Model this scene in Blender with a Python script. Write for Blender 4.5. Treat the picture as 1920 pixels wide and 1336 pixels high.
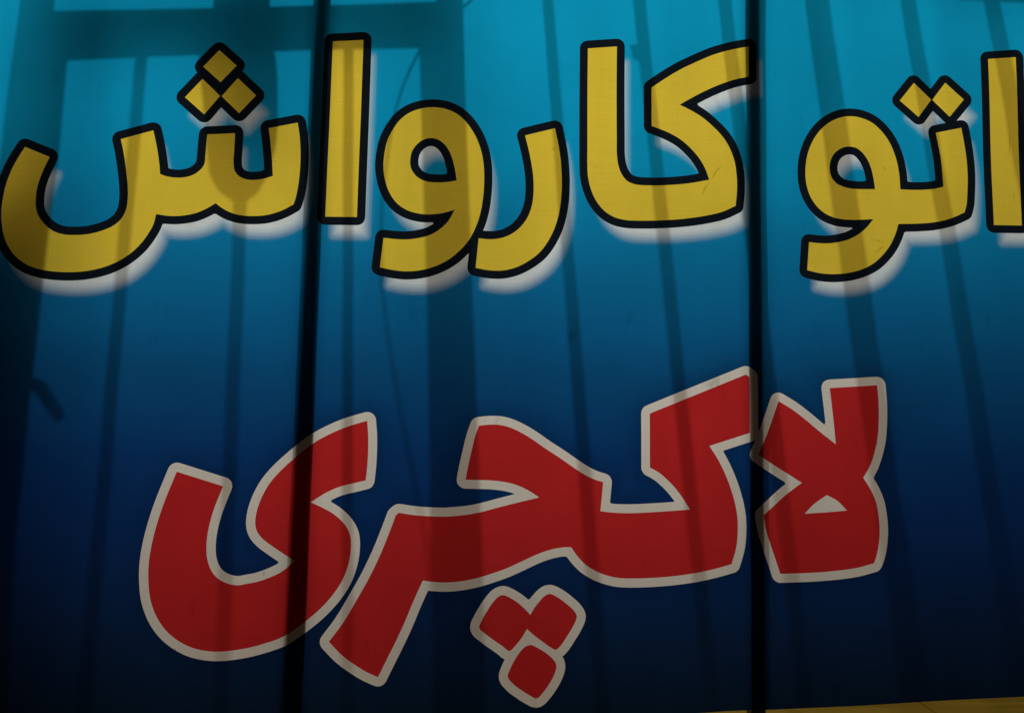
import bpy, bmesh, math, random
import numpy as np
from mathutils import Vector, Matrix
from mathutils.geometry import delaunay_2d_cdt

# ------------------------------------------------------------------ scene, camera, light
for o in list(bpy.data.objects):
    bpy.data.objects.remove(o)
S = bpy.context.scene
C = S.collection
random.seed(4)
rng = np.random.default_rng(4)

S.view_settings.view_transform = 'Standard'
S.view_settings.look = 'None'
S.view_settings.gamma = 1.0
S.view_settings.exposure = 0.0
S.view_settings.use_curve_mapping = False

# The banner hangs in the plane y = 0 (x right, z up, metres).  The hand-held
# camera looks a little up and a little to the right at it.
W, H, F = 1920.0, 1336.0, 1450.0
def unit(v):
    v = np.array(v, float); return v / np.linalg.norm(v)
hx = unit((28705, 174, 1450))             # world +x seen from the camera (right, down, forward)
hz = unit((340, -17668, 1450))            # world +z
m = unit(hx + hz); n_ = unit(hx - hz)     # split the small misfit between the two
hx = unit(m + n_); hz = unit(m - n_)
hy = np.cross(hz, hx)                     # world +y (into the picture)
DIST = 1.45
cam_pos = -np.array((hx[2], hy[2], hz[2])) * DIST
cd = bpy.data.cameras.new('camera')
cam = bpy.data.objects.new('camera', cd); C.objects.link(cam)
cd.sensor_width = 36.0; cd.lens = 36.0 * F / W; cd.clip_start = 0.02; cd.clip_end = 100
rot = Matrix(((hx[0], -hx[1], -hx[2]), (hy[0], -hy[1], -hy[2]), (hz[0], -hz[1], -hz[2])))
cam.matrix_world = Matrix.Translation(Vector(cam_pos)) @ rot.to_4x4()
S.camera = cam
S.render.resolution_x, S.render.resolution_y = 1024, 712

def plane(p):
    """point of the traced artwork (photo units) -> (x, z) on the banner, metres"""
    p = np.atleast_2d(np.asarray(p, float))
    d = np.stack([p[:, 0] - W / 2, p[:, 1] - H / 2, np.full(len(p), F)], 1)
    wx, wy, wz = d @ hx, d @ hy, d @ hz
    t = -cam_pos[1] / wy
    return np.stack([cam_pos[0] + t * wx, cam_pos[2] + t * wz], 1)

# faint warm light of the street in front, everything else comes from behind the banner
wd = bpy.data.worlds.new('World'); S.world = wd; wd.use_nodes = True
wd.node_tree.nodes['Background'].inputs[0].default_value = (1.0, 0.68, 0.58, 1)
wd.node_tree.nodes['Background'].inputs[1].default_value = 0.032

lx, lz = plane((870, -500))[0]
LAMP = np.array((lx, 2.20, lz))           # a floodlight behind the gate, aimed level at the banner
ld = bpy.data.lights.new('floodlight', 'SPOT'); ld.energy = 100; ld.shadow_soft_size = 0.05; ld.spot_size = math.radians(92); ld.spot_blend = 0.55
ld.color = (0.94, 1.0, 0.98)
lo = bpy.data.objects.new('floodlight', ld); C.objects.link(lo); lo.location = LAMP; lo.rotation_euler = (math.radians(-90), 0, 0)
ad = bpy.data.lights.new('room_light', 'AREA'); ad.shape = 'RECTANGLE'; ad.size = 3.4; ad.size_y = 2.2; ad.spread = math.radians(118)
ad.energy = 30; ad.color = (1.0, 0.93, 0.84)
ao = bpy.data.objects.new('room_light', ad); C.objects.link(ao)
ax, az = plane((850, -480))[0]
ao.location = (ax, 2.1, az); ao.rotation_euler = (math.radians(-90), 0, 0)

# ------------------------------------------------------------------ helpers
def mesh_obj(name, verts, faces, mat, parent=None):
    me = bpy.data.meshes.new(name)
    me.from_pydata([tuple(map(float, v)) for v in verts], [], [tuple(map(int, f)) for f in faces])
    me.materials.append(mat); me.update()
    o = bpy.data.objects.new(name, me); C.objects.link(o)
    if parent: o.parent = parent
    return o
def tag(o, label=None, cat=None, group=None, kind=None):
    for k, v in (('label', label), ('category', cat), ('group', group), ('kind', kind)):
        if v: o[k] = v
    return o
def empty(name, loc):
    o = bpy.data.objects.new(name, None); C.objects.link(o); o.location = loc; return o

class NT:
    def __init__(s, name):
        s.mat = bpy.data.materials.new(name); s.mat.use_nodes = True
        s.t = s.mat.node_tree; s.t.nodes.clear(); s.out = s.n('ShaderNodeOutputMaterial')
    def n(s, t, **kw):
        nd = s.t.nodes.new(t)
        for k, v in kw.items(): setattr(nd, k, v)
        return nd
    def put(s, sock, v):
        if hasattr(v, 'links'): s.t.links.new(v, sock)
        else: sock.default_value = v
    def math(s, op, a, b=0.0, c=None, clamp=False):
        nd = s.n('ShaderNodeMath', operation=op, use_clamp=clamp)
        s.put(nd.inputs[0], a); s.put(nd.inputs[1], b)
        if c is not None: s.put(nd.inputs[2], c)
        return nd.outputs[0]
    def mix(s, f, a, b, mode='MIX'):
        nd = s.n('ShaderNodeMix', data_type='RGBA', blend_type=mode)
        s.put(nd.inputs[0], f)
        for i, v in ((6, a), (7, b)):
            s.put(nd.inputs[i], v if hasattr(v, 'links') else (*v, 1))
        return nd.outputs[2]
    def noise(s, scale, detail=2, vec=None, stretch=None, rough=.5):
        nd = s.n('ShaderNodeTexNoise'); nd.inputs['Scale'].default_value = scale
        nd.inputs['Detail'].default_value = detail; nd.inputs['Roughness'].default_value = rough
        tc = s.n('ShaderNodeTexCoord').outputs['Object']
        if stretch:
            mp = s.n('ShaderNodeMapping'); mp.inputs['Scale'].default_value = stretch
            s.t.links.new(tc, mp.inputs[0]); tc = mp.outputs[0]
        s.t.links.new(tc, nd.inputs['Vector'])
        return nd.outputs['Fac']

# ------------------------------------------------------------------ banner materials
def banner_material(name, make_colour, gloss=0.0):
    """printed PVC cloth: ink colour lets light through and reflects a little"""
    k = NT(name)
    col = make_colour(k)
    # weave, ink streaks and soft grime in the cloth, plus painted ripple shading
    st = k.noise(1.0, 2, stretch=(14, 1, 420))
    sv = k.noise(1.0, 2, stretch=(420, 1, 10))
    cl = k.noise(5.5, 4)
    f = k.math('MULTIPLY_ADD', st, 0.15, 0.925)
    f = k.math('MULTIPLY', f, k.math('MULTIPLY_ADD', sv, 0.11, 0.945))
    f = k.math('MULTIPLY', f, k.math('MULTIPLY_ADD', cl, 0.30, 0.85))  # grime patches, deepened to stand in for ripple shading
    f = k.math('MULTIPLY', f, k.math('MULTIPLY_ADD', k.noise(1.0, 3, stretch=(16, 1, 1.1)), 0.16, 0.92))   # vertical ripple shading of the cloth, painted into the colour
    sm = k.noise(9.0, 5, stretch=(1.6, 1, .8), rough=.62)          # smudges
    sp = k.n('ShaderNodeMapRange'); k.put(sp.inputs[0], sm)
    sp.inputs[1].default_value = .64; sp.inputs[2].default_value = .76
    sp.inputs[3].default_value = 1.0; sp.inputs[4].default_value = .72
    f = k.math('MULTIPLY', f, sp.outputs[0])
    rgb = k.n('ShaderNodeCombineColor')
    for i in range(3): k.put(rgb.inputs[i], f)
    col = k.mix(1.0, col, rgb.outputs[0], 'MULTIPLY')
    bp = k.n('ShaderNodeBump'); bp.inputs['Strength'].default_value = .6; bp.inputs['Distance'].default_value = .004
    k.put(bp.inputs['Height'], k.noise(3.2, 3))
    d = k.n('ShaderNodeBsdfDiffuse'); t = k.n('ShaderNodeBsdfTranslucent')
    for b in (d, t):
        k.put(b.inputs['Color'], col); k.put(b.inputs['Normal'], bp.outputs[0])
    mx = k.n('ShaderNodeMixShader'); mx.inputs[0].default_value = .55
    k.t.links.new(d.outputs[0], mx.inputs[1]); k.t.links.new(t.outputs[0], mx.inputs[2])
    k.t.links.new(mx.outputs[0], k.out.inputs[0])
    return k.mat

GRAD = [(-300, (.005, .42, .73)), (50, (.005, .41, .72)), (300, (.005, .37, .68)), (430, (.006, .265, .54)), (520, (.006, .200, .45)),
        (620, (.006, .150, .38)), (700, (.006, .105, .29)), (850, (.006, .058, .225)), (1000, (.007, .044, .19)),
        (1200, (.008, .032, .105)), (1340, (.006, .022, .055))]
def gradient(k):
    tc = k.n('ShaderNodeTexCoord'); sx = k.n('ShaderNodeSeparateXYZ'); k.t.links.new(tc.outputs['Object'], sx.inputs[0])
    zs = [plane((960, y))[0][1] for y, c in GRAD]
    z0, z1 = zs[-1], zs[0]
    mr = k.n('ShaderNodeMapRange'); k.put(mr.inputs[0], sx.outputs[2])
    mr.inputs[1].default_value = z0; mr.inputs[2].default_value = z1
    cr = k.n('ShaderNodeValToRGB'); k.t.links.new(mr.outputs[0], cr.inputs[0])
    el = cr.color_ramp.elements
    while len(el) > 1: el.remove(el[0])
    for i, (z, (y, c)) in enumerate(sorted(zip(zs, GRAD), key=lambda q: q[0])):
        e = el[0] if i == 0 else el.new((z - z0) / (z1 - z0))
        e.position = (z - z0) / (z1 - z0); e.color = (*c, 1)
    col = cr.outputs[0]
    ah = k.n('ShaderNodeAttribute', attribute_name='dark_edge')
    col = k.mix(ah.outputs['Fac'], col, (.003, .012, .05))
    ag = k.n('ShaderNodeAttribute', attribute_name='white_shadow')       # distance to the blurred white print
    mr = k.n('ShaderNodeMapRange', interpolation_type='SMOOTHSTEP'); k.put(mr.inputs[0], ag.outputs['Fac'])
    mr.inputs[1].default_value = .0165; mr.inputs[2].default_value = -.0155
    g = mr.outputs[0]
    band = k.math('DIVIDE', k.math('ROUND', k.math('MULTIPLY', g, 5.0)), 5.0)   # banding of the printed blur
    g = k.math('ADD', k.math('MULTIPLY', g, .55), k.math('MULTIPLY', band, .45))
    return k.mix(g, col, (.83, .91, .93))
def flat(c):
    return lambda k: k.mix(0.0, c, c)
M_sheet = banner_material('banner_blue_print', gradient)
M_yellow = banner_material('yellow_ink', flat((.93, .685, .055)))
M_black = banner_material('black_ink', flat((.008, .012, .018)))
M_red = banner_material('red_ink', flat((.69, .029, .030)))
M_white = banner_material('white_ink', flat((.96, .90, .79)))

# ------------------------------------------------------------------ lettering, traced in tracing sheets (origin, scale)
SHEET = dict(A=(0, 240, 4.453), B=(280, 60, 3.340), C=(600, 180, 3.7125), D=(860, 200, 3.929), E=(1070, 60, 3.5167),
             F=(1480, 120, 3.181), G=(1820, 60, 3.181), H=(240, 760, 2.671), I=(440, 760, 2.671), J=(580, 920, 3.516),
             K=(840, 760, 3.7125), L=(1060, 680, 3.035), M=(1390, 680, 3.036), N=(860, 1080, 5.219), P=(0, 0, 1.0))
# (part name, colour, contours); c marks a corner, the other points lie on smooth curves
LETTERS = [
 ('letter', 'y', ["""A c205,155 c413,240 355,360 312,480 297,590 300,670 325,740 380,810 450,862 540,890 640,895 740,888 850,862
   950,820 1020,760 1060,680 1073,590 1072,500 1060,380 1040,240 1025,160 c1010,95 c1280,20 1300,110 1320,220 1333,320 c1338,385
   B 110,905 185,913 260,900 310,870 342,830 350,770 355,700 c361,640 c536,632 530,740 526,820 535,870 565,905 620,925 700,922
   c774,902 770,830 763,740 755,660 c747,602 c929,568 940,640 947,740 945,850 935,950 920,1030 c904,1080 830,1118 740,1145
   640,1152 560,1145 490,1122 445,1095 c415,1072 360,1105 290,1135 200,1152 120,1153 c47,1142 A 1285,810 1240,890 1180,970
   1100,1045 1000,1110 880,1160 740,1192 600,1203 460,1198 330,1178 220,1138 130,1070 70,990 30,890 12,780 10,680 20,590
   45,470 85,360 140,255"""]),
 ('letter_dot', 'y', ["B c439,115 c548,213 c446,315 c337,218"]),
 ('letter_dot', 'y', ["B c333,293 c442,400 c342,515 c222,408"]),
 ('letter_dot', 'y', ["B c555,290 c669,398 c561,508 c452,402"]),
 ('letter', 'y', ["P c624.2,78.2 c681.5,74.8 c669.2,406.8 c610,406.3"]),
 ('letter', 'y', ["""C c937,790 860,812 760,822 680,815 600,790 530,740 480,665 452,580 441,490 448,400 468,310 510,225 570,150 640,105
   720,82 790,77 870,88 950,122 1020,185 1080,275 1118,370 1138,470 1143,570 1138,680 1120,800 1085,910 1030,1010 960,1085
   880,1145 780,1190 680,1213 590,1218 500,1208 c416,1190 c441,985 520,993 600,996 690,985 770,962 840,920 895,865""",
   """C c952,587 900,597 830,601 760,597 700,578 655,540 630,490 628,440 640,385 670,340 715,305 770,292 820,302 870,340
   910,405 935,490"""]),
 ('letter', 'y', ["""D c147,968 210,975 275,974 340,960 410,925 470,870 515,800 543,710 552,610 548,510 535,420 515,320 c489,215
   c709,160 730,260 748,370 757,480 759,590 752,700 733,810 700,910 650,1005 590,1080 510,1140 420,1185 320,1207 220,1204
   c125,1186"""]),
 ('letter', 'y', ["""E c114,107 c305,96 303,400 303,700 304,800 312,870 335,935 375,983 430,1005 520,1012 640,1010 780,998 c913,975 890,910
   850,840 790,770 720,710 640,665 c533,622 c533,368 620,310 720,250 830,197 940,150 1060,115 c1177,93 c1177,293 1080,313 980,348
   880,393 800,435 c718,482 790,518 860,560 930,618 1000,690 1045,760 1080,850 1095,940 1098,1040 c1089,1145 1000,1185 880,1213
   740,1232 600,1241 450,1243 360,1238 290,1220 225,1180 170,1115 135,1040 115,960 110,880 110,760 111,500"""]),
 ('letter', 'y', ["""F c500,925 440,928 350,927 280,917 210,885 155,830 120,765 102,690 99,630 108,550 135,470 180,400 240,348 300,322
   365,314 430,325 495,355 555,410 600,475 635,560 653,640 c662,748 740,751 800,750 860,745 c920,732 915,650 905,560 890,480
   c874,410 c1027,380 1045,470 1060,570 1066,670 1063,770 1057,840 c1045,885 960,922 860,945 760,953 c648,955 632,1010 600,1080
   555,1140 500,1190 430,1225 350,1245 260,1252 180,1245 c109,1228 c120,1060 180,1067 240,1068 300,1060 360,1043 420,1010
   465,970""", """F c512,747 460,746 390,744 330,733 285,710 255,675 243,630 247,580 268,535 305,505 350,493 400,502 445,540
   480,600 500,670"""]),
 ('letter_dot', 'y', ["F c743,113 c846,214 c770,317 c657,220"]),
 ('letter_dot', 'y', ["F c930,112 c1041,213 c957,315 c852,215"]),
 ('letter', 'y', ["G c102,163 c265,153 c302,1155 c137,1152"]),
 ('letter', 'r', ["""H c246,330 c477,403 450,470 425,540 403,630 395,710 402,780 425,835 460,870 510,893 560,898 I 50,893 110,882
   180,858 240,828 c298,778 240,740 190,705 150,675 118,640 104,600 108,540 130,470 170,395 220,335 290,270 390,190 480,140
   570,103 c663,76 668,150 668,220 664,300 c656,374 590,390 520,408 450,440 c380,484 440,512 500,547 550,595 575,640 582,690
   573,775 545,860 500,935 430,1015 350,1083 245,1155 150,1190 50,1215 H 460,1230 390,1226 320,1210 250,1175 190,1125 145,1060
   115,980 104,890 105,800 118,710 145,600 185,480"""]),
 ('letter', 'r', ["""J c570,160 c590,143 690,158 800,166 900,168 1000,163 K 0,770 120,760 230,740 350,708 480,675 c635,638 560,590 480,553
   400,532 300,520 200,517 c122,515 140,420 165,310 190,210 c215,140 280,133 350,133 420,148 500,183 580,230 680,300 780,365
   880,435 960,485 1020,513 c1078,531 L c198,842 280,851 380,853 500,848 600,842 c710,834 670,770 620,705 570,655 530,622
   c480,594 c480,288 c1028,66 c1048,80 c1050,398 c820,472 870,550 910,630 945,720 968,800 982,880 984,960 975,1050 c948,1145
   850,1172 740,1195 600,1213 460,1222 320,1222 260,1213 190,1190 120,1150 70,1100 c33,1047 K 800,985 720,1000 630,1030
   500,1090 400,1135 300,1170 200,1200 100,1220 0,1230 J 830,600 c748,590 720,650 680,740 630,860 570,990 510,1110 c452,1227
   370,1190 290,1140 210,1080 c127,995 220,870 310,720 400,560 480,390 540,240"""]),
 ('letter', 'r', ["""M c212,217 290,265 360,318 450,393 c540,463 528,340 517,240 c506,143 c775,127 783,230 784,330 778,430 762,510
   735,590 c698,653 740,720 770,790 785,870 790,960 783,1040 770,1100 c755,1140 660,1165 540,1182 400,1193 c222,1200 200,1130
   170,1040 145,960 c128,868 180,820 250,755 c346,682 280,640 200,590 c97,522 140,420 180,310""",
   "M c490,752 550,785 c605,840 490,850 c362,858 420,800"]),
 ('letter_dot', 'r', ["""N c702,375 640,310 570,250 500,207 435,181 385,200 330,260 270,350 225,430 200,500 270,565 350,625 430,680 495,727
   540,690 600,620 640,560 c667,512 740,575 820,635 890,685 950,714 1000,670 1060,580 1120,480 1155,385 1120,325 1060,270
   980,210 890,168 840,190 780,255 735,315"""]),
 ('letter_dot', 'r', ["""N 705,668 760,690 830,730 900,785 950,845 955,890 930,970 880,1060 830,1130 765,1192 700,1165 620,1115 540,1055
   480,980 500,910 550,810 600,735 650,685"""]),
]
STEP = 0.0042
def catmull(p0, p1, p2, p3, n):
    def tj(ti, a, b): return ti + max(np.linalg.norm(b - a), 1e-9) ** .5
    t0 = 0; t1 = tj(t0, p0, p1); t2 = tj(t1, p1, p2); t3 = tj(t2, p2, p3)
    t = np.linspace(t1, t2, n, endpoint=False)[:, None]
    A1 = (t1 - t) / (t1 - t0) * p0 + (t - t0) / (t1 - t0) * p1
    A2 = (t2 - t) / (t2 - t1) * p1 + (t - t1) / (t2 - t1) * p2
    A3 = (t3 - t) / (t3 - t2) * p2 + (t - t2) / (t3 - t2) * p3
    B1 = (t2 - t) / (t2 - t0) * A1 + (t - t0) / (t2 - t0) * A2
    B2 = (t3 - t) / (t3 - t1) * A2 + (t - t1) / (t3 - t1) * A3
    return (t2 - t) / (t2 - t1) * B1 + (t - t1) / (t2 - t1) * B2
def contour(txt):
    pts, cor, org = [], [], None
    for tok in txt.split():
        if tok in SHEET: org = SHEET[tok]; continue
        c = tok[0] == 'c'; x, y = map(float, tok.lstrip('c').split(','))
        pts.append((org[0] + x / org[2], org[1] + y / org[2])); cor.append(c)
    P = plane(pts); n = len(P); out = []
    for i in range(n):
        a, b = P[i], P[(i + 1) % n]
        L = np.linalg.norm(b - a); k = max(1, int(round(L / STEP)))
        if cor[i] and cor[(i + 1) % n]:
            out.append(a + (b - a) * np.linspace(0, 1, k, endpoint=False)[:, None]); continue
        p0 = 2 * a - b if cor[i] else P[i - 1]
        p3 = 2 * b - a if cor[(i + 1) % n] else P[(i + 2) % n]
        out.append(catmull(p0, a, b, p3, k))
    return np.concatenate(out)
fills = [(nm, col, [contour(t) for t in cs]) for nm, col, cs in LETTERS]

# ------------------------------------------------------------------ distance fields (for outlines, printed shadow and dark edge)
gx0, gz0 = plane((-330, 1480))[0]; gx1, gz1 = plane((2330, -330))[0]
G = 0.0025
nx, nz = int((gx1 - gx0) / G) + 2, int((gz1 - gz0) / G) + 2
X = gx0 + G * np.arange(nx); Z = gz0 + G * np.arange(nz)
def inside(pts, polys):
    r = np.zeros(len(pts), bool)
    for c in polys:
        a, b = c, np.roll(c, -1, 0)
        for (x0, z0), (x1, z1) in zip(a, b):
            if z0 == z1: continue
            s = (pts[:, 1] >= min(z0, z1)) & (pts[:, 1] < max(z0, z1))
            if not s.any(): continue
            q = pts[s]
            h = q[:, 0] < x0 + (q[:, 1] - z0) * (x1 - x0) / (z1 - z0)
            r[np.flatnonzero(s)[h]] ^= True
    return r
MARG = 0.075
field = {'y': np.full((nz, nx), MARG), 'r': np.full((nz, nx), MARG)}
local = []
for nm, col, cs in fills:
    allp = np.concatenate(cs)
    i0, i1 = (int((allp[:, 0].min() - MARG - gx0) / G), int((allp[:, 0].max() + MARG - gx0) / G) + 1)
    j0, j1 = (int((allp[:, 1].min() - MARG - gz0) / G), int((allp[:, 1].max() + MARG - gz0) / G) + 1)
    i0, j0, i1, j1 = max(i0, 0), max(j0, 0), min(i1, nx), min(j1, nz)
    gx, gz = np.meshgrid(X[i0:i1], Z[j0:j1]); q = np.stack([gx.ravel(), gz.ravel()], 1).astype(np.float32)
    d2 = np.full(len(q), 1e9, np.float32)
    for c in cs:
        a, b = c.astype(np.float32), np.roll(c, -1, 0).astype(np.float32)
        for p, e in zip(a, b - a):
            w0, w1 = q[:, 0] - p[0], q[:, 1] - p[1]
            t = np.clip((w0 * e[0] + w1 * e[1]) / max(e[0] ** 2 + e[1] ** 2, 1e-12), 0, 1)
            np.minimum(d2, (w0 - t * e[0]) ** 2 + (w1 - t * e[1]) ** 2, out=d2)
    d = np.sqrt(d2); d[inside(q, cs)] *= -1
    d = d.reshape(gz.shape); local.append((i0, j0, d))
    f = field[col][j0:j1, i0:i1]; np.minimum(f, d, out=f)
def sample(f, p):
    u = np.clip((p[:, 0] - gx0) / G, 0, nx - 1.001); v = np.clip((p[:, 1] - gz0) / G, 0, nz - 1.001)
    i, j = u.astype(int), v.astype(int); a, b = u - i, v - j
    return (f[j, i] * (1 - a) + f[j, i + 1] * a) * (1 - b) + (f[j + 1, i] * (1 - a) + f[j + 1, i + 1] * a) * b
def isolines(d, i0, j0, lev):
    """marching squares -> closed loops"""
    s = d < lev; pt, nxt = {}, {}
    def ep(k):
        if k not in pt:
            o, j, i = k; j2, i2 = (j, i + 1) if o == 0 else (j + 1, i)
            t = (lev - d[j, i]) / (d[j2, i2] - d[j, i])
            pt[k] = (X[i0 + i] + (t * G if o == 0 else 0), Z[j0 + j] + (t * G if o == 1 else 0))
        return k
    code = s[:-1, :-1] * 1 + s[:-1, 1:] * 2 + s[1:, 1:] * 4 + s[1:, :-1] * 8
    TAB = {1: 'LB', 2: 'BR', 3: 'LR', 4: 'RT', 6: 'BT', 7: 'LT', 8: 'TL', 9: 'TB', 11: 'TR', 12: 'RL', 13: 'RB', 14: 'BL',
           5: 'LBRT', 10: 'BRTL'}
    for j, i in zip(*np.nonzero((code > 0) & (code < 15))):
        e = {'B': (0, j, i), 'T': (0, j + 1, i), 'L': (1, j, i), 'R': (1, j, i + 1)}
        w = TAB[int(code[j, i])]
        for k in range(0, len(w), 2): nxt[ep(e[w[k]])] = ep(e[w[k + 1]])
    loops = []
    while nxt:
        k0 = k = next(iter(nxt)); lp = []
        while k in nxt:
            lp.append(pt[k]); k = nxt.pop(k)
        if len(lp) > 8:
            lp = np.array(lp)
            keep = [0]
            for q in range(1, len(lp)):
                if np.linalg.norm(lp[q] - lp[keep[-1]]) > .0030: keep.append(q)
            loops.append(lp[keep])
    return loops
WID = {'y': 0.0156, 'r': 0.0163}
outs = [isolines(d, i0, j0, WID[col]) for (nm, col, cs), (i0, j0, d) in zip(fills, local)]

# ------------------------------------------------------------------ the banner: one flat cloth cut exactly along the printed edges
# its outline: level bottom hem, pulled up towards the right-hand end
EDGE = [(-262, 1372), (300, 1361), (900, 1349), (1250, 1339.5), (1360, 1333), (1412, 1331), (1450, 1330.5), (1600, 1322.5), (1760, 1313),
        (1920, 1304), (2246, 1288), (2215, -262), (-235, -262)]
edge = plane(EDGE)
ec = []
for a, b in zip(edge, np.roll(edge, -1, 0)):
    k = max(2, int(np.linalg.norm(b - a) / .01)); ec.append(a + (b - a) * np.linspace(0, 1, k, endpoint=False)[:, None])
edge_c = np.concatenate(ec)
loops = [edge_c]
for nm, col, cs in fills: loops += cs
for ol in outs: loops += ol
near = np.minimum(field['y'], field['r'])
near_far = np.minimum(np.abs(field['y'] - WID['y']), np.abs(field['r'] - WID['r']))
pts = []
for step, lo_, hi_ in ((.0052, -1, .062), (.0125, .062, 9)):
    gx, gz = np.meshgrid(np.arange(gx0, gx1, step), np.arange(gz0, gz1, step))
    q = np.stack([gx.ravel(), gz.ravel()], 1); q += rng.uniform(-.22, .22, q.shape) * step
    v = sample(near, q)
    ok = (v >= lo_) & (v < hi_) & inside(q, [edge_c])
    q = q[ok]
    if step < .01:
        q = q[(np.abs(sample(near, q)) > .0022) & (sample(near_far, q) > .0022)]
    pts.append(q)
verts, edges = [], []
for lp in loops:
    k = len(verts); n = len(lp)
    verts += [Vector((float(a), float(b))) for a, b in lp]
    edges += [(k + i, k + (i + 1) % n) for i in range(n)]
for q in pts: verts += [Vector((float(a), float(b))) for a, b in q]
vo, eo, fo, _, _, _ = delaunay_2d_cdt(verts, edges, [], 0, 1e-6, False)
V = np.array([(v.x, v.y) for v in vo]); T = np.array(fo)
cen = V[T].mean(1)
reg = np.full(len(T), -1)                  # -1 outside, 0 cloth, 1.. fill, 100.. outline
reg[inside(cen, [edge_c])] = 0
for idx, ((nm, col, cs), ol) in enumerate(zip(fills, outs)):
    if ol:
        s = np.flatnonzero((reg == 0)); reg[s[inside(cen[s], ol)]] = 100 + idx
for idx, (nm, col, cs) in enumerate(fills):
    s = np.flatnonzero(reg >= 0); reg[s[inside(cen[s], cs)]] = 1 + idx
print('cloth triangles', len(T))

def relief(p):
    """the cloth is not quite taut: shallow swags between the posts, in metres towards the viewer"""
    x, z = p[:, 0], p[:, 1]
    r = .0020 * np.sin(x * 7.4 + .6) * np.cos(z * 1.9 + .4) + .0012 * np.sin(x * 17 + z * 5) + .0009 * np.sin(z * 21 - x * 4)
    r += .003 * np.exp(-((x + .285) / .012) ** 2 - ((z + .52) / .03) ** 2)
    return -r
def cut(name, sel, mat, parent=None):
    t = T[sel]; u, inv = np.unique(t, return_inverse=True)
    p = V[u]; v3 = np.stack([p[:, 0], relief(p), p[:, 1]], 1)
    o = mesh_obj(name, v3, inv.reshape(t.shape), mat, parent)
    for f in o.data.polygons: f.use_smooth = True
    return o, p
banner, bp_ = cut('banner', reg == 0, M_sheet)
tag(banner, 'backlit blue printed banner with yellow and red Persian lettering', 'banner')
off = np.array((.0165, -.034))              # the printed white drop shadow falls down and right of the yellow letters
g = sample(field['y'], bp_ - off)
dk = np.clip(1 - (sample(field['r'], bp_) - WID['r']) / .048, 0, 1) ** 1.6 * .32
for nm, arr in (('white_shadow', g), ('dark_edge', dk)):
    at = banner.data.attributes.new(nm, 'FLOAT', 'POINT'); at.data.foreach_set('value', arr.astype(np.float32))
for idx, (nm, col, cs) in enumerate(fills):
    o, _ = cut(nm, reg == 1 + idx, M_yellow if col == 'y' else M_red, banner)
    s = reg == 100 + idx
    if s.any(): cut('outline', s, M_black if col == 'y' else M_white, o)

# scuffs and scratches on the print, thin dirt smears; one paints a wrinkle's shade
k = NT('dirt_crease_shade'); d_ = k.n('ShaderNodeBsdfDiffuse'); d_.inputs[0].default_value = (.03, .025, .02, 1)
t_ = k.n('ShaderNodeBsdfTransparent'); mx = k.n('ShaderNodeMixShader')
k.put(mx.inputs[0], k.math('MULTIPLY', k.noise(260, 3), .42))
k.t.links.new(t_.outputs[0], mx.inputs[1]); k.t.links.new(d_.outputs[0], mx.inputs[2]); k.t.links.new(mx.outputs[0], k.out.inputs[0])
M_dirt_shade = k.mat
def scuff_shade(pts, w):
    P = plane(pts); n = len(P); L, Rr = [], []
    for i in range(n):
        d = P[min(i + 1, n - 1)] - P[max(i - 1, 0)]; d /= np.linalg.norm(d); q = np.array((-d[1], d[0]))
        ww = w * .001 * (.25 if i in (0, n - 1) else random.uniform(.7, 1.1)) / 2
        L.append(P[i] + q * ww); Rr.append(P[i] - q * ww)
    A = np.array(L + Rr); y = relief(A) - .0006
    mesh_obj('scuff_crease_shade', np.stack([A[:, 0], y, A[:, 1]], 1), [(i, i + 1, n + i + 1, n + i) for i in range(n - 1)], M_dirt_shade, banner)
for pts, w in (([(1590, 93), (1601, 94), (1613, 94.5)], 2), ([(912, 267), (924, 270), (940, 273)], 2), ([(1352, 312), (1342, 322), (1334, 336)], 5),
               ([(1330, 343), (1322, 352), (1316, 366)], 6), ([(1632, 450), (1645, 451), (1656, 457)], 3), ([(1640, 474), (1650, 466), (1655, 462)], 5),
               ([(1034, 278), (1038, 281), (1041, 283)], 4), ([(493, 1070), (495, 1074), (494, 1078)], 5), ([(327, 1213), (329, 1217), (328, 1220)], 4),
               ([(1893, 248), (1893, 268), (1892, 289)], 5), ([(1500, 215), (1502, 221), (1503, 228)], 3), ([(1652, 310), (1659, 316), (1662, 322)], 3),
               ([(690, 1196), (688, 1210), (692, 1224)], 5), ([(1450, 130), (1453, 138), (1455, 146)], 3)):  # first mark here paints the shade of the wrinkle dent
    scuff_shade(pts, w)

# ------------------------------------------------------------------ metal, wood
def solid(name, c, rough=.6, metal=0.0, var=.25, scale=30, stretch=None, spec=.5):
    k = NT(name); b = k.n('ShaderNodeBsdfPrincipled')
    f = k.noise(scale, 5, stretch=stretch)
    col = k.mix(f, tuple(x * (1 - var) for x in c), tuple(x * (1 + var) for x in c))
    k.put(b.inputs['Base Color'], col); b.inputs['Roughness'].default_value = rough; b.inputs['Metallic'].default_value = metal; b.inputs['Specular IOR Level'].default_value = spec
    bm_ = k.n('ShaderNodeBump'); bm_.inputs['Strength'].default_value = .25; bm_.inputs['Distance'].default_value = .003
    k.put(bm_.inputs['Height'], f); k.t.links.new(bm_.outputs[0], b.inputs['Normal'])
    k.t.links.new(b.outputs[0], k.out.inputs[0]); return k.mat
M_post = solid('black_painted_steel', (.03, .03, .034), .5)
M_gate = solid('grey_painted_iron', (.07, .072, .075), .55)
M_cable = solid('black_rubber', (.02, .02, .02), .7)
M_ledge = solid('ochre_painted_plank', (.60, .39, .032), .9, var=.4, scale=1, stretch=(5, 60, 60), spec=.08)

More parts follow.
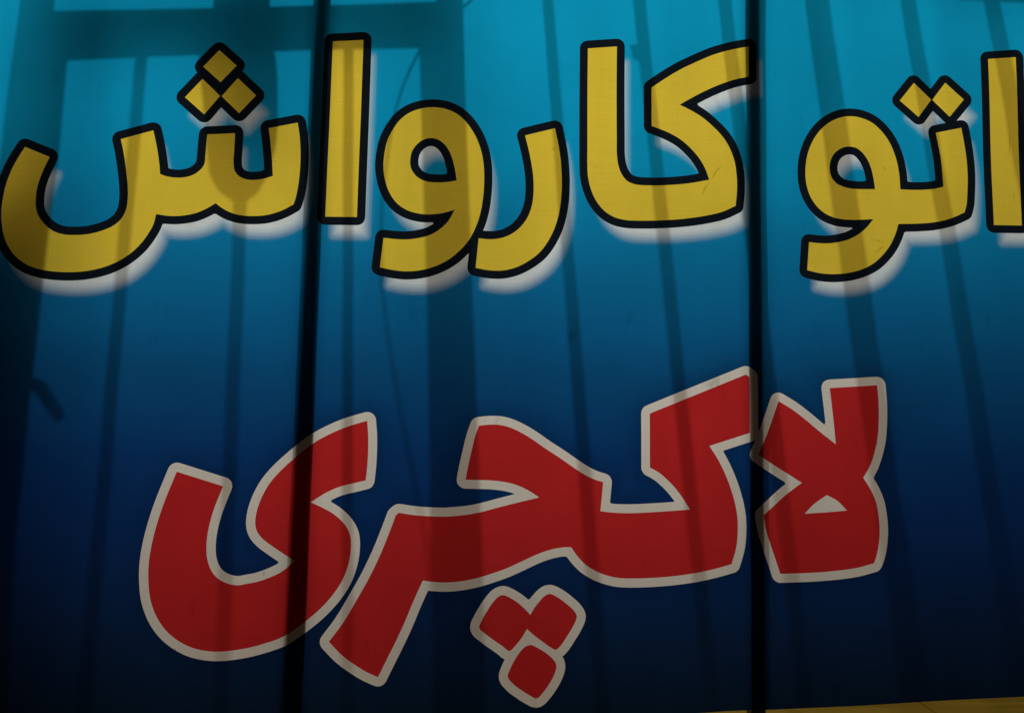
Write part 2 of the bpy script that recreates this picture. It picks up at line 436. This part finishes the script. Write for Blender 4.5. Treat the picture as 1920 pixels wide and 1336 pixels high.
def prism(name, front, back, mat, parent):
    n = len(front)
    f = [tuple(range(n))[::-1], tuple(range(n, 2 * n))] + [(i, (i + 1) % n, n + (i + 1) % n, n + i) for i in range(n)]
    o = mesh_obj(name, list(front) + list(back), f, mat)
    bm = bmesh.new(); bm.from_mesh(o.data); bmesh.ops.recalc_face_normals(bm, faces=bm.faces); bm.to_mesh(o.data); bm.free()
    if parent: o.parent = parent; o.matrix_parent_inverse = Matrix.Translation(-parent.location)
    return o

# sign frame: two upright tubes right behind the cloth, more out of view, tied by rails at top
zt, zb = plane((960, -240))[0][1], plane((960, 1353))[0][1]
fr = empty('sign_frame', (0, .02, zb))
tag(fr, 'black steel tube frame of uprights behind the blue banner', 'sign frame')
def post(le, re, dep=.024, gt=.018, gb=.0045):
    """le, re: left and right edge of the dark stripe on the cloth, ((x, y) at top, (x, y) at foot)"""
    def at(e, y, z):                        # where the lamp's ray to the stripe's edge passes depth y
        a, b = plane(e[0])[0], plane(e[1])[0]
        x = a[0] + (b[0] - a[0]) * (z - a[1]) / (b[1] - a[1])
        return x + (LAMP[0] - x) * y / LAMP[1]
    fr_, bk = [], []
    for z, s in ((zt, -1), (zt, 1), (zb, 1), (zb, -1)):
        y = gt if z == zt else gb
        mid = at(le, 0, z)
        x0, x1 = (at(le, y + dep, z), at(re, y, z)) if mid < LAMP[0] else (at(le, y, z), at(re, y + dep, z))
        x = x0 if s < 0 else x1
        fr_.append((x, y, z)); bk.append((x, y + dep, z))
    prism('upright', fr_, bk, M_post, fr)
post(((588, 0), (526, 1300)), ((620, 0), (567, 1300)))
post(((1398, 0), (1411, 1300)), ((1436, 0), (1445, 1300)))
post(((-240, 0), (-290, 1300)), ((-205, 0), (-250, 1300))); post(((2180, 0), (2200, 1300)), ((2215, 0), (2238, 1300)))
xa, xb = plane((-240, -240))[0][0], plane((2222, -240))[0][0]
prism('top_rail', [(xa, .055, zt), (xb, .055, zt), (xb, .055, zt - .03), (xa, .055, zt - .03)],
      [(xa, .078, zt), (xb, .078, zt), (xb, .078, zt - .03), (xa, .078, zt - .03)], M_post, fr)

# gate behind the banner: every piece lies in one plane that runs a little away from the banner downwards
ztop, zbot = plane((960, 0))[0][1], plane((960, 1336))[0][1]
GT, GB = .15, .29
def on_gate(p, extra=0.0):
    q = plane(p); res = []
    for x, z in q:                           # the gate piece stands where the lamp's ray to the cloth crosses the gate
        P = np.array((x, 0, z)); k = (GB - GT) / (zbot - ztop); c = GT + extra - k * ztop   # y = c + k z
        D = P - LAMP; t = (c + k * LAMP[2] - LAMP[1]) / (D[1] - k * D[2])
        res.append(LAMP + t * D)
    return np.array(res)
gate = empty('iron_gate', (0, .2, zb))
tag(gate, 'iron barred gate with glazed-window frame, seen as shadows through the blue banner', 'gate')
def piece(name, poly, th=.012, extra=0.0):
    f = on_gate(poly, extra); b = f + np.array((0, th, 0))
    return prism(name, f, b, M_gate, gate)
def strip(name, a, wa, b, wb, th=.012, extra=0.0, y0=None, y1=None):
    """a, b: two (x, y) points on the middle line of the shadow, continued to y0 / y1"""
    L = lambda y: (a[0] + (b[0] - a[0]) * (y - a[1]) / (b[1] - a[1]), wa + (wb - wa) * (y - a[1]) / (b[1] - a[1]))
    y0 = a[1] if y0 is None else y0; y1 = b[1] if y1 is None else y1
    (xa, w0), (xb, w1) = L(y0), L(y1)
    return piece(name, [(xa - w0 / 2, y0), (xa + w0 / 2, y0), (xb + w1 / 2, y1), (xb - w1 / 2, y1)], th, extra)
TOP = -330
BOT = next(y for y in range(1395, 1900) if on_gate([(960, y)])[0][2] < zb + .004)      # bars stand on the ledge
# window frame of the upper left
piece('stile', [(75, TOP), (122, TOP), (101, 20), (129, 108), (112, 275), (76, 565), (32, 1000), (-5, BOT), (-420, BOT), (-420, 620), (-70, 420), (5, 300), (45, 0)], .02)  # left side widened out of view to block more of the room light
piece('rail', [(101, 21), (512, 13), (820, 4), (787, 85.5), (590, 89), (375, 98), (129, 109)], .018, .001)
piece('stile', [(405, TOP), (505, TOP), (507, 14), (511, 90), (518, 108), (521, 150), (521, 230), (517, 275), (506, 320), (488, 352), (462, 372), (440, 368),
                (415, 350), (398, 320), (391, 270), (386, 200), (377, 97), (404, 18)], .02, .0)
strip('glazing_bar', (268, 103), 19, (197, 900), 23, y1=BOT, extra=.003)
strip('bar', (452, 360), 23, (424, 1100), 25, y1=BOT, extra=.003)
strip('bar', (654, 87), 17, (652, 900), 20, y1=BOT, extra=.003)
piece('stile', [(826, TOP), (860, TOP), (868, 0), (873, 190), (888, 600), (903, 1000), (922, BOT), (819, BOT), (808, 1000), (801, 560), (787, 86), (818, 4)], .022)
strip('bar', (1027, 0), 20, (1097, 900), 25, y0=TOP, y1=BOT)
strip('bar', (1197, 0), 22, (1297, 950), 25, y0=TOP, y1=BOT)
strip('bar', (1358, 0), 23, (1462, 900), 26, y0=TOP, y1=BOT)
strip('bar', (1529, 0), 42, (1615, 600), 46, y0=TOP, y1=BOT)
strip('bar', (1702, 0), 25, (1800, 600), 29, y0=TOP, y1=BOT)
strip('bar', (1857, 0), 25, (1968, 600), 28, y0=TOP, y1=BOT)
strip('bar', (2030, 0), 25, (2160, 600), 28, y0=TOP, y1=BOT)
piece('top_rail', [(1795, -45), (2330, -20), (2330, 24), (1795, -3)], .014, .002)
piece('head_rail', [(-300, TOP - 60), (2330, TOP - 60), (2330, TOP + 4), (-300, TOP + 4)], .03, -.006)
piece('foot_rail', [(-300, BOT - 70), (2420, BOT - 70), (2420, BOT), (-300, BOT)], .03, -.006)
piece('weld_bead', [(1181, 84), (1196, 84), (1215, 112), (1207, 118), (1186, 108)], .01, .004)
piece('lever_handle', [(52, 709), (74, 708), (88, 718), (104, 744), (122, 770), (122, 780), (111, 781), (95, 760), (80, 737), (68, 722), (50, 719)], .014, -.012)

# loose cable hanging between gate and banner
def tube(name, path, r, mat):
    cu = bpy.data.curves.new(name, 'CURVE'); cu.dimensions = '3D'; cu.bevel_depth = r; cu.bevel_resolution = 2; cu.resolution_u = 8
    sp = cu.splines.new('NURBS'); sp.points.add(len(path) - 1); sp.use_endpoint_u = True; sp.order_u = 4
    for q, p in zip(sp.points, path): q.co = (*map(float, p), 1)
    tmp = bpy.data.objects.new(name, cu); C.objects.link(tmp)
    dg = bpy.context.evaluated_depsgraph_get(); me = bpy.data.meshes.new_from_object(tmp.evaluated_get(dg))
    bpy.data.objects.remove(tmp); me.materials.clear(); me.materials.append(mat)
    o = bpy.data.objects.new(name, me); C.objects.link(o)
    for f in me.polygons: f.use_smooth = True
    return o
CAB = [(1010, TOP), (960, -150), (905, -12), (862, 20), (815, 48), (789, 90), (758, 150), (738, 215), (724, 300), (713, 404), (714, 520), (724, 610),
       (745, 740), (768, 860), (800, 1010), (822, 1180), (832, BOT - 40)]
cb = tube('cable', [on_gate([p], -.06 + .0115 * i)[0] for i, p in enumerate(CAB)], .0026, M_cable)
tag(cb, 'thin dark cable hanging in a loose curve beside the wide gate stile', 'cable')

# ochre ledge under and behind the banner, of boards laid side by side
lg = empty('ledge', (0, 0, zb)); lg['kind'] = 'structure'
x0, x1 = xa - .3, xb + .3
joint = plane((1772, 1325))[0][0]
y = -.05
for w in (.19, .15, .14, .15):                # boards run along the wall, the first one butt-jointed
    ends = [x0, joint, x1] if y < 0 else [x0, .1 + y, x1]
    for a, e in zip(ends, ends[1:]):
        dz = random.uniform(-.001, 0)
        q = [(a, zb + dz), (e - .0015, zb + dz), (e - .0015, zb - .028), (a, zb - .028)]
        prism('plank', [(u, y, v) for u, v in q], [(u, y + w - .003, v) for u, v in q], M_ledge, lg)
    y += w
prism('ledge_base', [(x0, -.046, zb - .03), (x1, -.046, zb - .03), (x1, -.046, zb - .12), (x0, -.046, zb - .12)],
      [(x0, y, zb - .03), (x1, y, zb - .03), (x1, y, zb - .12), (x0, y, zb - .12)], M_ledge, lg)
